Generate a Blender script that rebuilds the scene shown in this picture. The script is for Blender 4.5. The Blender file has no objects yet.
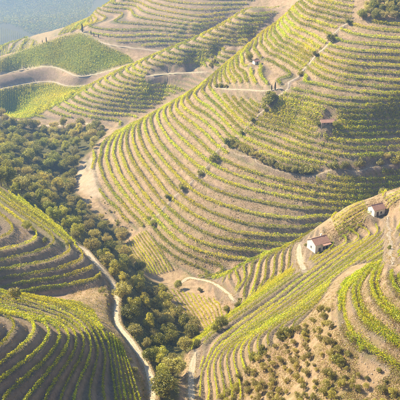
import bpy, bmesh, math, random
import numpy as np
from mathutils import Vector
SC = bpy.context.scene
COL = SC.collection
# ---------------------------------------------------------------- camera, sky, sun, exposure
SUN_AZ, SUN_EL = 66.0, 36.0             # degrees to the left of the view, degrees above the horizon
cam_d = bpy.data.cameras.new('camera'); cam = bpy.data.objects.new('camera', cam_d); COL.objects.link(cam)
cam_d.sensor_width = 36; cam_d.sensor_fit = 'HORIZONTAL'; cam_d.lens = 36*800/400
cam_d.clip_start = 1; cam_d.clip_end = 12000
cam.location = (0, 0, 0); cam.rotation_euler = (math.radians(90-25), 0, 0)
SC.camera = cam
az, el = math.radians(SUN_AZ), math.radians(SUN_EL)
SUN = Vector((-math.sin(az)*math.cos(el), math.cos(az)*math.cos(el), math.sin(el)))
world = bpy.data.worlds.new('World'); SC.world = world; world.use_nodes = True
wn = world.node_tree.nodes; wl = world.node_tree.links; wn.clear()
sky = wn.new('ShaderNodeTexSky'); sky.sky_type = 'NISHITA'; sky.sun_disc = False
sky.sun_elevation = el; sky.sun_rotation = -az; sky.air_density = 1.3; sky.dust_density = 0.6
bg = wn.new('ShaderNodeBackground'); bg.inputs[1].default_value = 0.08
wo = wn.new('ShaderNodeOutputWorld'); wl.new(sky.outputs[0], bg.inputs[0]); wl.new(bg.outputs[0], wo.inputs[0])
sd = bpy.data.lights.new('sun', 'SUN'); sd.energy = 5.0; sd.angle = math.radians(0.6); sd.color = (1.0, 0.86, 0.57)
so = bpy.data.objects.new('sun', sd); COL.objects.link(so); so.rotation_euler = SUN.to_track_quat('Z', 'Y').to_euler()
so.location = (-200, 200, 300)
SC.view_settings.view_transform = 'Standard'; SC.view_settings.look = 'None'; SC.view_settings.gamma = 1
SC.view_settings.use_curve_mapping = False; SC.view_settings.exposure = 1.65
SC.render.engine = 'CYCLES'
SC.cycles.use_denoising = True; SC.cycles.max_bounces = 5; SC.cycles.diffuse_bounces = 3; SC.cycles.transmission_bounces = 3
SC.cycles.transparent_max_bounces = 8; SC.cycles.volume_bounces = 0; SC.cycles.use_adaptive_sampling = True
SC.cycles.adaptive_threshold = 0.02
RNG = np.random.default_rng(7); random.seed(7)
HAZE = 0.00020
# ---------------------------------------------------------------- survey of the valley
FPX, PITCH = 800.0, math.radians(25)
CP, SP = math.cos(PITCH), math.sin(PITCH)
def ray(x, y):
    u = (np.asarray(x, float)-200)/FPX; v = (200-np.asarray(y, float))/FPX
    return u, CP+v*SP, -SP+v*CP
def unp(x, y, d):                       # picture point + drop below the viewpoint -> place on the map
    rx, ry, rz = ray(x, y); t = -np.asarray(d, float)/rz
    return rx*t, ry*t
def proj(X, Y, Z):
    dep = Y*CP - Z*SP; up = Y*SP + Z*CP
    return 200+FPX*X/dep, 200-FPX*up/dep, dep
def spline(pts, step=6.0):
    p = np.array(pts, float)
    if len(p) < 3:
        n = max(2, int(np.hypot(*(p[-1]-p[0])[:2])/step)+1)
        return p[0]+(p[-1]-p[0])*np.linspace(0, 1, n)[:, None]
    q = np.vstack([2*p[0]-p[1], p, 2*p[-1]-p[-2]]); out = []
    for i in range(1, len(q)-2):
        a, b, c, d = q[i-1], q[i], q[i+1], q[i+2]
        n = max(1, int(np.hypot(*(c-b)[:2])/step))
        t = (np.arange(n)/n)[:, None]
        out.append(.5*((2*b)+(c-a)*t+(2*a-5*b+4*c-d)*t*t+(3*b-a-3*c+d)*t**3))
    out.append(p[-1:]); return np.vstack(out)

# level lines (drop below the viewpoint, points along the terrace)
LV = [
 # central spur, both faces
 (127.0, [(296,3),(303,10),(325,17),(350,20),(375,26),(400,28)]),
 (134.4, [(293,9),(292,15),(300,20),(315,25),(332,35),(350,42),(400,46)]),
 (141.8, [(281,20),(280,26),(287,35),(300,41),(317,51),(335,57),(350,60),(400,62)]),
 (149.2, [(272,27),(270,34),(275,41),(285,47),(300,54),(312,62),(325,70),(340,75),(400,80)]),
 (156.6, [(263,32),(260,42),(264,50),(277,58),(298,70),(306,78),(320,87),(340,92),(400,97)]),
 (164.0, [(248,45),(241,54),(241,63),(249,76),(262,89),(278,97),(300,102),(325,109),(375,111),(400,108)]),
 (171.4, [(237,55),(231,62),(233,72),(245,87),(262,104),(280,110),(300,116),(330,124),(400,122)]),
 (178.8, [(228,62),(222,72),(226,86),(238,102),(252,114),(270,120),(300,127),(325,136),(350,140),(400,138)]),
 (186.2, [(216,72),(210,82),(212,92),(225,107),(240,122),(255,131),(275,138),(300,147),(350,157),(400,155)]),
 (193.6, [(192,92),(188,98),(195,106),(210,114),(225,127),(235,137),(250,146),(275,156),(300,163),(350,171),(400,170)]),
 (201.0, [(178,99),(176,106),(182,117),(200,131),(216,147),(235,158),(265,170),(300,179),(350,187),(400,185)]),
 (208.4, [(161,110),(162,122),(172,137),(185,150),(200,163),(215,172),(245,184),(300,196),(350,201),(400,200)]),
 (215.8, [(145,119),(146,135),(155,152),(170,170),(182,183),(200,196),(225,207),(260,216),(300,220)]),
 (223.0, [(131,128),(130,142),(137,160),(150,177),(163,195),(180,211),(205,226),(235,237),(270,240)]),
 (230.0, [(118,138),(115,150),(120,170),(130,187),(147,208),(165,228),(190,246),(225,256),(255,256)]),
 (237.0, [(100,149),(98,160),(105,182),(118,200),(140,224),(160,247),(185,264),(210,272)]),
 (243.0, [(88,165),(81,185),(92,206),(120,230),(150,262),(180,276)]),
 # knoll at the lower left
 (147.0, [(90,400),(91,375),(97,357),(97,343),(90,328),(75,315),(50,305),(20,296),(0,292)]),
 (151.5, [(118,400),(116,380),(112,358),(104,338)]),
 (142.5, [(60,392),(67,375),(82,354),(84,338),(75,326),(55,315),(30,306),(0,299)]),
 (139.3, [(38,398),(50,382),(65,362),(73,350),(74,338),(65,327),(45,318),(20,311),(0,306)]),
 (136.0, [(2,398),(11,390),(30,375),(52,355),(60,337),(52,326),(35,319),(10,314)]),
 (133.0, [(0,373),(22,358),(38,343),(46,332),(41,323),(25,316)]),
 (130.2, [(0,356),(12,342),(22,329),(17,319)]),
 # nose behind it
 (176.0, [(20,296),(60,292),(100,287)]),
 (172.5, [(0,288),(22,285),(62,279),(92,271)]),
 (168.9, [(0,277),(50,270),(80,258)]),
 (166.8, [(0,269),(37,261),(62,254),(69,247)]),
 (164.3, [(0,259),(32,252),(52,242),(48,234),(30,221),(0,200)]),
 (162.0, [(0,249),(25,245),(36,239),(32,231),(15,218),(0,207)]),
 (175.0, [(92,257),(70,237),(40,215),(10,190),(0,183)]),
 # spur at the lower right
 (175.0, [(190,347),(230,318),(270,291),(300,270),(340,242)]),
 (170.5, [(203,400),(203,370),(210,352),(235,330),(268,306),(300,281),(340,252),(364,236)]),
 (166.0, [(219,400),(215,378),(214,360),(224,347),(250,328),(278,308),(300,292),(345,258),(378,233)]),
 (161.5, [(234,400),(230,378),(227,358),(236,345),(260,328),(285,311),(306,296),(348,264),(382,240)]),
 (157.0, [(250,388),(245,365),(241,350),(250,338),(272,323),(295,309),(318,293),(352,268)]),
 (152.5, [(268,372),(260,354),(257,342),(266,331),(286,319),(305,307),(325,293),(350,274)]),
 (147.5, [(294,350),(284,336),(284,327),(297,317),(315,305),(333,290)]),
 (131.0, [(400,372),(385,362),(365,350),(350,338),(341,322),(338,305),(343,287),(355,274)]),
 (127.0, [(400,346),(385,336),(370,325),(358,308),(355,292),(362,277)]),
 (123.0, [(400,320),(388,310),(377,297),(372,282),(377,268)]),
 (119.5, [(400,298),(392,288),(389,274)]),
 # slope of that spur on the far side of the dense rows
 (213.0, [(235,268),(235,285),(224,302)]),
 (200.0, [(270,258),(268,280),(256,293)]),
 (187.0, [(300,245),(299,262)]),
 # second spur
 (257.0, [(35,112),(45,118),(60,121)]),
 (244.0, [(70,95),(78,103),(95,108),(130,110)]),
 (230.0, [(100,80),(108,88),(125,92),(165,93)]),
 (219.0, [(125,69),(133,77),(150,80),(200,79)]),
 (207.0, [(150,57),(158,65),(175,68),(215,66)]),
 (196.0, [(175,47),(183,54),(200,56),(235,53)]),
 (185.0, [(200,36),(208,42),(222,44),(250,40)]),
 (174.0, [(225,23),(232,28),(245,29),(270,25)]),
 (163.0, [(250,8),(257,13),(268,14),(285,11)]),
 # roads of the green fields
 (241.0, [(-8,77),(25,69),(50,66.5),(78,76.5),(92,75)]),
 (250.0, [(-8,90),(30,83),(52,81.5),(66,86),(84,86)]),
]
PTS = [  # single spots: x, y, drop
 # stream bed and valley sides
 (20,135,258),(70,190,252),(105,222,247),(120,240,248),(150,281,240),(166,320,217),(176,360,187),(176,400,168),
 (0,160,215),(0,120,252),(30,190,205),(60,215,202),(35,160,238),(100,235,214),(100,256,196),(130,290,200),(135,320,188),(145,345,182),
 # cart track
 (153,400,156),(150,375,160),(135,345,166),(118,325,169),(116,295,173),(105,272,175),
 (110,310,173),(60,300,174),(10,300,172),
 # small field, lane
 (170,293,230),(200,305,226),(222,318,221),(200,332,216),(190,279,233),(215,283,227),(232,297,221),(185,345,197),(192,375,178),
 # ridge with the houses
 (318,246,178),(345,212,166),(360,205,163),(375,198,160),(386,194,159),(400,187,157),(380,218,164),(355,222,167.5),(393,250,152),(397,262,140),
 # lower right grove
 (400,400,135.5),(365,385,136.5),(330,400,140.5),(300,360,145.5),(280,400,150),(320,330,139),(327,306,140),(256,400,155.5),
 # green fields spur
 (10,112,270),(45,42,222),(80,32,212),(0,58,240),(130,60,225),(110,45,216),(0,98,256),(110,66,231),
 (45,98,256),
 # slope behind it
 (85,28,208),(150,28,206),(150,2,190),(200,0,184),(200,25,200),(100,5,200),(125,12,203),
 # far side of the big valley
 (0,50,300),(30,36,292),(20,10,700),(0,0,700),(60,12,660),(80,3,650),(10,20,620),
]
WPT = [  # spots out of sight: X, Y, height
 (0,690,-224),(-60,700,-246),(60,715,-196),(-120,720,-258),(100,730,-165),(130,640,-105),(160,600,-92),(200,560,-110),(150,820,-120),(250,800,-60),
 (60,415,-226),(100,405,-222),(150,420,-210),(170,350,-150),(120,300,-128),(90,225,-116),(110,180,-110),(60,150,-126),
 (-80,190,-118),(-110,230,-122),(-110,300,-150),(-150,380,-160),(-200,520,-190),(-250,650,-235),(-60,150,-128),(-15,170,-150),(20,150,-140),
 (-20,110,-122),(40,100,-116),(-60,110,-118),(0,40,-70),(80,60,-80),(-80,40,-70),(0,-80,10),
 (0,860,-232),(60,880,-215),(-200,860,-275),(-320,900,-300),(-400,750,-280),
 (0,1060,-160),(150,1000,-120),(300,1000,-60),(-100,1100,-210),(-250,1050,-290),(-180,990,-270),
 (-330,1420,-400),(-200,1450,-400),(0,1350,-230),(-400,1650,-500),(-600,1400,-330),
 (-450,2200,-620),(0,1800,-260),(300,1500,-40),(0,2300,-380),(500,2000,0),(-1100,2000,-420),(-900,1200,-280),(-1300,3000,-600),(0,3500,-480),(-700,4400,-420),(-1400,4200,-400),(0,4400,-300),(700,1200,40),(600,600,-20),(350,350,-130),(300,150,-80),(-400,300,-120),(-350,100,-80),
]
cx, cy, cz = [], [], []
for d, pl in LV:
    s = spline(pl, 9.0); X, Y = unp(s[:, 0], s[:, 1], d)
    cx += list(X); cy += list(Y); cz += [-d]*len(X)
for x, y, d in PTS:
    X, Y = unp(x, y, d); cx.append(float(X)); cy.append(float(Y)); cz.append(-d)
for X, Y, Z in WPT: cx.append(X); cy.append(Y); cz.append(Z)
C = np.stack([cx, cy], 1)/100.0; CZ = np.array(cz, float)
def tps(r2): return .5*r2*np.log(r2+1e-9)
n = len(C)
A = np.zeros((n+3, n+3)); r2 = ((C[:, None]-C[None])**2).sum(2)
A[:n, :n] = tps(r2)+np.eye(n)*0.004*np.clip(C[:, 1]/4, .5, 6)[:, None]
A[:n, n] = 1; A[:n, n+1:] = C; A[n:, :n] = A[:n, n:].T
W = np.linalg.solve(A, np.concatenate([CZ, np.zeros(3)]))
def h_exact(X, Y):
    P = np.stack([np.ravel(X), np.ravel(Y)], 1)/100.0; out = np.empty(len(P))
    for i in range(0, len(P), 4000):
        q = P[i:i+4000]
        out[i:i+4000] = tps(((q[:, None]-C[None])**2).sum(2)) @ W[:n] + W[n] + q @ W[n+1:]
    return out.reshape(np.shape(X))
# gridded copy, read back with cubic interpolation
class Grid:
    def __init__(s, x0, x1, y0, y1, st):
        s.x0, s.y0, s.st = x0, y0, st
        s.gx = np.arange(x0, x1+st, st); s.gy = np.arange(y0, y1+st, st)
        X, Y = np.meshgrid(s.gx, s.gy); s.Z = h_exact(X, Y)
    def inside(s, X, Y): return (X > s.gx[2]) & (X < s.gx[-3]) & (Y > s.gy[2]) & (Y < s.gy[-3])
    def __call__(s, X, Y):
        fx = np.clip((X-s.x0)/s.st, 1, len(s.gx)-3.001); fy = np.clip((Y-s.y0)/s.st, 1, len(s.gy)-3.001)
        i = fx.astype(int); j = fy.astype(int); a = fx-i; b = fy-j
        def w(t): return (-.5*t+t*t-.5*t**3, 1-2.5*t*t+1.5*t**3, .5*t+2*t*t-1.5*t**3, -.5*t*t+.5*t**3)
        wa, wb = w(a), w(b); r = 0
        for q in range(4):
            for p in range(4): r = r+wa[p]*wb[q]*s.Z[j+q-1, i+p-1]
        return r
GN = Grid(-260, 320, 90, 1010, 5.0); GF = Grid(-2100, 1600, -200, 4600, 40.0)
def hs(X, Y):
    X = np.asarray(X, float); Y = np.asarray(Y, float)
    m = GN.inside(X, Y); z = GF(X, Y); return np.where(m, GN(X, Y), z)
# ---------------------------------------------------------------- ground tools
def noise2(X, Y, sc, seed=0):
    r = np.random.default_rng(seed+100); T = r.random((64, 64))
    fx = np.asarray(X)/sc; fy = np.asarray(Y)/sc
    i = np.floor(fx).astype(int); j = np.floor(fy).astype(int); a = fx-i; b = fy-j
    a = a*a*(3-2*a); b = b*b*(3-2*b)
    g = lambda p, q: T[(j+q) % 64, (i+p) % 64]
    return (g(0, 0)*(1-a)+g(1, 0)*a)*(1-b)+(g(0, 1)*(1-a)+g(1, 1)*a)*b
def inpoly(x, y, poly):
    x = np.asarray(x, float); y = np.asarray(y, float); r = np.zeros(x.shape, bool); p = poly
    for i in range(len(p)):
        (x1, y1), (x2, y2) = p[i-1], p[i]
        if y1 == y2: continue
        c = ((y1 > y) != (y2 > y)) & (x < (x2-x1)*(y-y1)/(y2-y1)+x1); r ^= c
    return r
def hit(xs, ys, y0=120.0, y1=4300.0, field=None):
    """where the sight line through a picture point first meets the ground"""
    f = field or hs; u, ry, rz = ray(xs, ys); u = u/ry; k = rz/ry
    Yh = np.full(u.shape, y1); done = np.zeros(u.shape, bool); Y = y0
    while Y < y1 and not done.all():
        m = ~done; m[m] = (k[m]*Y) < f(u[m]*Y, np.full(m.sum(), Y)); Yh[m] = Y; done |= m; Y *= 1.008
    lo = Yh/1.008; hi = Yh.copy()
    for _ in range(10):
        mid = (lo+hi)/2; b = k*mid < f(u*mid, mid); hi = np.where(b, mid, hi); lo = np.where(b, lo, mid)
    return u*hi, hi
def line(pl, step=5.0, y0=120.0):
    s = spline(pl, step); X, Y = hit(s[:, 0], s[:, 1], y0); return np.stack([X, Y], 1)
def resample(P, st):
    d = np.r_[0, np.cumsum(np.hypot(*np.diff(P[:, :2], axis=0).T))]
    n = max(2, int(d[-1]/st)+1); t = np.linspace(0, d[-1], n)
    return np.stack([np.interp(t, d, P[:, k]) for k in range(P.shape[1])], 1)
def smooth(P, it=2):
    for _ in range(it):
        Q = P.copy(); Q[1:-1] = (P[:-2]+2*P[1:-1]+P[2:])/4; P = Q
    return P

# ---------------------------------------------------------------- tracks (picture points, width, search start, name, label)
CREASE = [(352,19),(332,37),(298,77),(256,117),(214,158),(184,188),(150,220)]
TRACKS = [
 ([(78,246),(85,251),(92,258),(105,272),(113,283),(117,297),(116,312),(118,325),(130,340),(140,355),(148,370),(152,385),(153,404)], 2.5, 120, 'dirt_track', 'pale cart track winding down between the valley wood and the left vineyards'),
 ([(178,284),(190,279),(203,280),(215,284),(225,291),(234,301)], 2.8, 300, 'dirt_track', 'short pale lane curving past the small field to the bushes'),
 ([(192,404),(191,382),(193,364),(196,352)], 2.6, 120, 'dirt_track', 'rutted track climbing at the foot of the right vineyard rows'),
 ([(215,87),(228,89),(250,90),(268,91),(280,88)], 2.6, 450, 'dirt_track', 'pale level road crossing the central spur below two cypresses'),
 ([(352,19),(344,26),(333,36),(325,47),(315,55),(307,67),(298,76),(285,90),(271,100),(258,115)], 1.5, 380, 'stone_path', 'stony path down the upper crease of the central spur'),
 ([(257,117),(243,132),(230,141),(213,159),(201,172),(184,188),(165,207),(150,220)], .9, 380, 'stone_path', 'narrow stony path down the lower crease of the central spur'),
 ([(388,216),(389,232),(391,250),(393,264)], 1.8, 120, 'stone_path', 'pale footpath between vine rows on the right hill'),
 ([(300,244),(299,254),(301,264),(304,270)], 3.6, 250, 'dirt_track', 'pale yard and drive beside the larger farmhouse'),
 ([(233,149),(243,154),(257,162),(272,168),(288,173),(302,175),(330,172),(365,168),(405,164)], 1.3, 380, 'stone_path', 'narrow terrace track under the hedge across the central spur'),
 ([(25,126),(45,126),(72,125),(96,123)], 3.4, 640, 'dirt_track', 'distant pale road along the foot of the second spur'),
 ([(148,76),(165,74),(182,73),(205,72)], 3.0, 700, 'dirt_track', 'distant road crossing the grey face of the second spur'),
 ([(0,75),(25,69),(50,66.5),(65,71),(78,76.5),(100,73),(137,63)], 3.0, 800, 'dirt_track', 'distant pale road under the upper green vineyard field'),
 ([(0,89),(30,83),(52,81.5),(66,86),(82,86),(92,84)], 2.6, 780, 'dirt_track', 'distant road above the lower green vineyard field'),
 ([(81,32),(92,38),(106,44),(125,47),(150,50),(167,52)], 3.2, 820, 'dirt_track', 'distant pale road slanting down behind the green field'),
]
TRK = []
for pl, w, y0, nm, lab in TRACKS:
    P = smooth(resample(line(pl, 4.0, y0), 1.2), 6)
    if nm == 'stone_path': P = smooth(P+(np.stack([noise2(P[:, 0], P[:, 1], 7, 51), noise2(P[:, 0], P[:, 1], 7, 52)], 1)-.5)*(4.5 if y0 > 300 else 1.6), 2)
    z = hs(P[:, 0], P[:, 1])
    for _ in range(25): z[1:-1] = (z[:-2]+2*z[1:-1]+z[2:])/4
    TRK.append((P, z, w, nm, lab))

# ---------------------------------------------------------------- vineyards: outline in the picture, depth range, terrace rise, rows per terrace, words
VINE = [
 ('main', [(84,170),(84,160),(110,136),(165,98),(300,-6),(354,-6),(354,18),(366,21),(460,22),(460,180),(425,200),(300,262),(232,274),(205,284),(192,278),(166,262),(150,240),(150,228),(135,231),(112,217),(100,203),(97,188),(94,172)], (370, 700), 3.0, (.10,), 'central spur'),
 ('knoll', [(-50,278),(-5,286),(20,290),(50,294),(80,302),(98,314),(108,332),(112,352),(116,378),(118,405),(118,420),(-50,420)], (120, 262), 2.2, (.12,), 'left knoll'),
 ('nose', [(-50,150),(-5,178),(20,195),(45,215),(68,234),(84,250),(98,269),(106,286),(60,294),(20,298),(-5,290),(-50,280)], (262, 380), 2.5, (.10,), 'shaded nose'),
 ('fan', [(184,348),(226,312),(266,284),(306,256),(348,230),(384,208),(388,240),(392,262),(374,262),(352,265),(334,280),(322,300),(296,328),(284,340),(266,350),(250,362),(246,380),(244,405),(198,405),(196,370)], (150, 400), 2.25, (.12,), 'right hill'),
 ('loops', [(450,268),(405,268),(392,268),(384,262),(372,264),(356,274),(341,284),(333,303),(334,323),(345,345),(362,358),(384,370),(405,384),(450,408)], (150, 262), 4.0, (.20, .52), 'right knoll'),
 ('side', [(393,215),(412,202),(450,185),(450,262),(395,262)], (180, 400), 3.6, (.06,), 'right edge'),
 ('shelf', [(206,286),(232,262),(268,248),(300,236),(322,226),(330,228),(312,246),(306,258),(288,268),(262,288),(238,304),(222,304)], (312, 390), 3.2, (.10,), 'slope below the farmhouse'),
 ('second', [(22,119),(38,107),(70,94),(100,78),(150,55),(200,33),(258,-8),(300,-8),(200,86),(165,101),(120,128),(85,120)], (665, 815), 3.3, (.10,), 'second spur'),
 ('back', [(84,34),(78,31),(50,38),(60,30),(75,18),(92,-4),(262,-4),(200,34),(172,50),(150,48),(110,42)], (850, 1200), 3.4, (.10,), 'far slope'),
 ('far', [(-5,26),(12,28),(30,37),(44,45),(20,53),(-5,58)], (1040, 1450), 6.0, (.10,), 'hazy far hill'),
]
PLAT = .55
def step(h, s, ph=0.0):
    u = h/s+ph; k = np.floor(u); f = u-k
    g = np.where(f < PLAT, f*.10, PLAT*.10+(1-PLAT*.10)*((f-PLAT)/(1-PLAT)))
    return (k+g-ph)*s, f
# ground mesh: finer where the view is close, one sheet out to the far ridges
th_in = np.arange(-.305, .3051, .00150)
th_out = .305+np.cumsum(.002*1.09**np.arange(42)); th_out = th_out[th_out < .95]
TH = np.r_[-th_out[::-1], th_in, th_out]
rr = [30.0]
while rr[-1] < 4500:
    r = rr[-1]; rr.append(r*(1.0027 if 150 < r < 860 else 1.0045 if r < 1150 and r > 120 else 1.02))
RR = np.array(rr)
R2, T2 = np.meshgrid(RR, TH, indexing='ij'); GX = R2*np.sin(T2); GY = R2*np.cos(T2)
GH = hs(GX, GY)
PX, PY, _ = proj(GX, np.maximum(GY, 5), GH)
def blur(M, it=2):
    M = M.astype(float)
    for _ in range(it):
        for ax in (0, 1): M = (np.roll(M, 1, ax)+2*M+np.roll(M, -1, ax))/4
    return M
# distance to the tracks
TD = np.full(GX.shape, 99.0); TZ = np.zeros(GX.shape); TW = np.ones(GX.shape)
for P, z, w, nm, lab in TRK:
    lo = P.min(0)-12; hi = P.max(0)+12
    m = (GX > lo[0]) & (GX < hi[0]) & (GY > lo[1]) & (GY < hi[1]); I = np.nonzero(m)
    q = np.stack([GX[I], GY[I]], 1)
    for a in range(0, len(q), 20000):
        d2 = ((q[a:a+20000, None]-P[None])**2).sum(2); b = d2.argmin(1); d = np.sqrt(d2[np.arange(len(b)), b])-w/2
        ii = (I[0][a:a+20000], I[1][a:a+20000]); c = d < TD[ii]
        ii = (ii[0][c], ii[1][c]); TD[ii] = d[c]; TZ[ii] = z[b[c]]; TW[ii] = w
RID = np.full(GX.shape, -1); RW = np.zeros(GX.shape)
for i, (nm, poly, yr, s, rws, words) in enumerate(VINE):
    m = inpoly(PX, PY, poly) & (GY > yr[0]) & (GY < yr[1]) & (RID < 0); RID[m] = i; 
GZ = GH.copy(); BANK = np.zeros(GX.shape); TREAD = np.zeros(GX.shape); VMASK = np.zeros(GX.shape)
wob = (noise2(GX, GY, 17, 3)-.5)*.16
for i, (nm, poly, yr, s, rws, words) in enumerate(VINE):
    m = RID == i; wgt = blur(m, 3)*np.clip((TD-.3)/2.0, 0, 1)
    st, f = step(GH, s); amt = 1.0 if nm not in ('second', 'back', 'far') else .75
    if nm in ('far',): amt = .5
    sel = wgt > .002
    GZ = np.where(sel, GH+wgt*amt*(st-GH), GZ); BANK = np.where(sel, wgt*np.clip((f-PLAT)*8, 0, 1)*np.clip((1-f)*12, 0, 1), BANK); VMASK = np.maximum(VMASK, wgt); TREAD = np.where(sel, wgt*np.clip(1-np.abs(f-.16)/.34, 0, 1), TREAD)
tb = np.clip(1-(TD-.2)/2.2, 0, 1); tb = tb*tb*(3-2*tb)
GZ = GZ*(1-tb)+(TZ-.06)*tb
GZ += ((noise2(GX, GY, 1.3, 1)-.5)*.26+(noise2(GX, GY, 4.3, 4)-.5)*.2)*(1-tb)*np.clip(700/np.maximum(R2, 60), .5, 1)+(noise2(GX, GY, 9, 2)-.5)*.9*(1-tb)*(1-VMASK)
PADS = []      # level ground under the houses
for x_, y_, y0_, r_ in ((318, 248, 250, 5.2), (376, 213, 250, 4.2), (327, 123, 380, 2.6), (256, 63.5, 450, 3.0)):
    a_, b_ = hit(np.array([float(x_)]), np.array([float(y_)]), y0_); a_, b_ = float(a_[0]), float(b_[0]); z_ = float(hs(a_, b_))-.3
    d_ = np.hypot(GX-a_, GY-b_); w_ = np.clip(1-(d_-r_)/(2.5 if b_ < 400 else 5.5), 0, 1); w_ = w_*w_*(3-2*w_); GZ = GZ*(1-w_)+z_*w_; PADS.append((a_, b_, r_))
def zg(X, Y):
    """height of the finished ground sheet"""
    X = np.asarray(X, float); Y = np.asarray(Y, float)
    r = np.hypot(X, Y); t = np.arctan2(X, Y)
    fi = np.clip(np.interp(r, RR, np.arange(len(RR))), 0, len(RR)-1.001); fj = np.clip(np.interp(t, TH, np.arange(len(TH))), 0, len(TH)-1.001)
    i = fi.astype(int); j = fj.astype(int); a = fi-i; b = fj-j
    return (GZ[i, j]*(1-a)+GZ[i+1, j]*a)*(1-b)+(GZ[i, j+1]*(1-a)+GZ[i+1, j+1]*a)*b
def tget(F, X, Y):
    i = np.rint(np.interp(np.hypot(X, Y), RR, np.arange(len(RR)))).astype(int); j = np.rint(np.interp(np.arctan2(X, Y), TH, np.arange(len(TH)))).astype(int)
    return F[i, j]

# ---------------------------------------------------------------- contour following
def contours(F, M, lev, x0, y0, st):
    """polylines F == lev over the cells where M holds"""
    ny, nx = F.shape; up = F > lev; segs = {}
    a, b, c, d = up[:-1, :-1], up[:-1, 1:], up[1:, 1:], up[1:, :-1]
    k = a.astype(int)+2*b+4*c+8*d
    cells = np.argwhere((k > 0) & (k < 15) & M[:-1, :-1] & M[1:, 1:])
    E = {1: [(3, 0)], 2: [(0, 1)], 3: [(3, 1)], 4: [(1, 2)], 5: [(3, 2), (0, 1)], 6: [(0, 2)], 7: [(3, 2)], 8: [(2, 3)], 9: [(2, 0)], 10: [(0, 3), (2, 1)], 11: [(2, 1)], 12: [(1, 3)], 13: [(1, 0)], 14: [(0, 3)]}
    nb = {}; pos = {}
    def key(j, i, e):
        if e == 0: q = (j, i, 0)
        elif e == 1: q = (j, i+1, 1)
        elif e == 2: q = (j+1, i, 0)
        else: q = (j, i, 1)
        if q not in pos:
            jj, ii, o = q; f0 = F[jj, ii]; f1 = F[jj, ii+1] if o == 0 else F[jj+1, ii]; t = (lev-f0)/(f1-f0+1e-12)
            pos[q] = (x0+(ii+(t if o == 0 else 0))*st, y0+(jj+(t if o == 1 else 0))*st)
        return q
    for j, i in cells:
        for e0, e1 in E[k[j, i]]:
            p, q = key(j, i, e0), key(j, i, e1); nb.setdefault(p, []).append(q); nb.setdefault(q, []).append(p)
    seen = set(); out = []
    for start in sorted(nb, key=lambda q: len(nb[q])):
        if start in seen: continue
        ch = [start]; seen.add(start)
        while True:
            nx_ = [q for q in nb[ch[-1]] if q not in seen]
            if not nx_: break
            ch.append(nx_[0]); seen.add(nx_[0])
        if len(ch) > 2: out.append(np.array([pos[q] for q in ch]))
    return out
def shown(P, Z):
    """is each point in the picture and not behind nearer ground"""
    x, y, dep = proj(P[:, 0], P[:, 1], Z); ok = (x > -45) & (x < 445) & (y > -12) & (y < 420)
    for t in np.linspace(.25, .985, 60):
        ok &= hs(P[:, 0]*t, P[:, 1]*t) < (Z+1.5)*t+2.0
    return ok
ROWS = []   # (region index, level, which row of the terrace, polyline)
for i, (nm, poly, yr, s, rws, words) in enumerate(VINE):
    m = RID == i
    if not m.any(): continue
    st = 2.0 if yr[0] < 600 else 3.0 if yr[0] < 1000 else 5.0
    x0, x1 = GX[m].min()-4, GX[m].max()+4; y0, y1 = GY[m].min()-4, GY[m].max()+4
    xs, ys = np.meshgrid(np.arange(x0, x1, st), np.arange(y0, y1, st)); F = hs(xs, ys)
    F = F + (noise2(xs, ys, 23, 5)-.5)*.25
    px, py, _ = proj(xs, ys, F); M = inpoly(px, py, poly) & (ys > yr[0]) & (ys < yr[1])
    M &= (tget(TD, xs, ys) > 1.1) | (tget(TW, xs, ys) < 1.0)
    for a_, b_, r_ in PADS: M &= np.hypot(xs-a_, ys-b_) > max(r_, 4.2)+1.4
    for kk in range(int(math.floor(F.min()/s)), int(F.max()/s)+2):
        for q, fr in enumerate(rws):
            for P in contours(F, M, (kk+fr)*s, x0, y0, st):
                P = smooth(resample(P, 1.6), 3); ok = shown(P, hs(P[:, 0], P[:, 1]))
                # keep the runs that can be seen, with a little beyond
                ok = np.convolve(ok, np.ones(9), 'same') > 0; idx = np.nonzero(ok)[0]
                if not len(idx): continue
                for run in np.split(idx, np.nonzero(np.diff(idx) > 14)[0]+1):
                    a, b = run[0], run[-1]+1
                    if (b-a)*1.6 > (9 if yr[0] < 300 else 16 if yr[0] < 600 else 40): ROWS.append((i, kk, q, P[a:b]))
# plots whose rows run straight: outer edges in the picture, number of rows, search start
# name, edge where the rows start, edge where they end, number of rows, search start, vine height, words
PLOTS = [
 ('comb', [(124,246),(135,237),(147,230)], [(143,273),(158,274),(174,271)], 10, 330, 1.25, 'steep plot beside the wood'),
 ('shoulder', [(105,333),(114,338),(123,347)], [(114,402),(128,402),(143,402)], 6, 120, 1.3, 'shoulder beside the cart track'),
 ('yard', [(331,218),(335,230),(340,241)], [(361,198),(366,207),(371,219)], 8, 280, 1.3, 'bank between the two near farmhouses'),
 ('ridge', [(380,193),(384,201),(388,209)], [(404,182),(404,190),(404,197)], 5, 280, 1.3, 'strip right of the smaller farmhouse'),
 ('field', [(164,288),(190,293),(216,300)], [(194,328),(210,326),(225,317)], 10, 280, .55, 'small pale field by the lane'),
]
FIELDS = [
 ('far', [(-4,27),(12,30),(30,38),(46,46)], [(-30,62),(-10,60),(10,56),(30,51)], 26, 1040, 'faint terraced vineyard on the hazy far left hill'),
 ('upper', [(-4,61),(20,52),(45,43),(80,33.5),(105,46),(128,56)], [(-4,74),(25,67.5),(48,65),(66,69.5),(82,75),(100,71),(134,62)], 84, 800, 'upper green vineyard field of fine close rows on the far spur'),
 ('lower', [(-4,91),(30,85),(52,83.5),(66,87.5),(92,86)], [(-4,110),(12,118),(30,118),(50,108),(72,97)], 56, 740, 'lower green vineyard field of fine close rows above the wood'),
]
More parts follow.
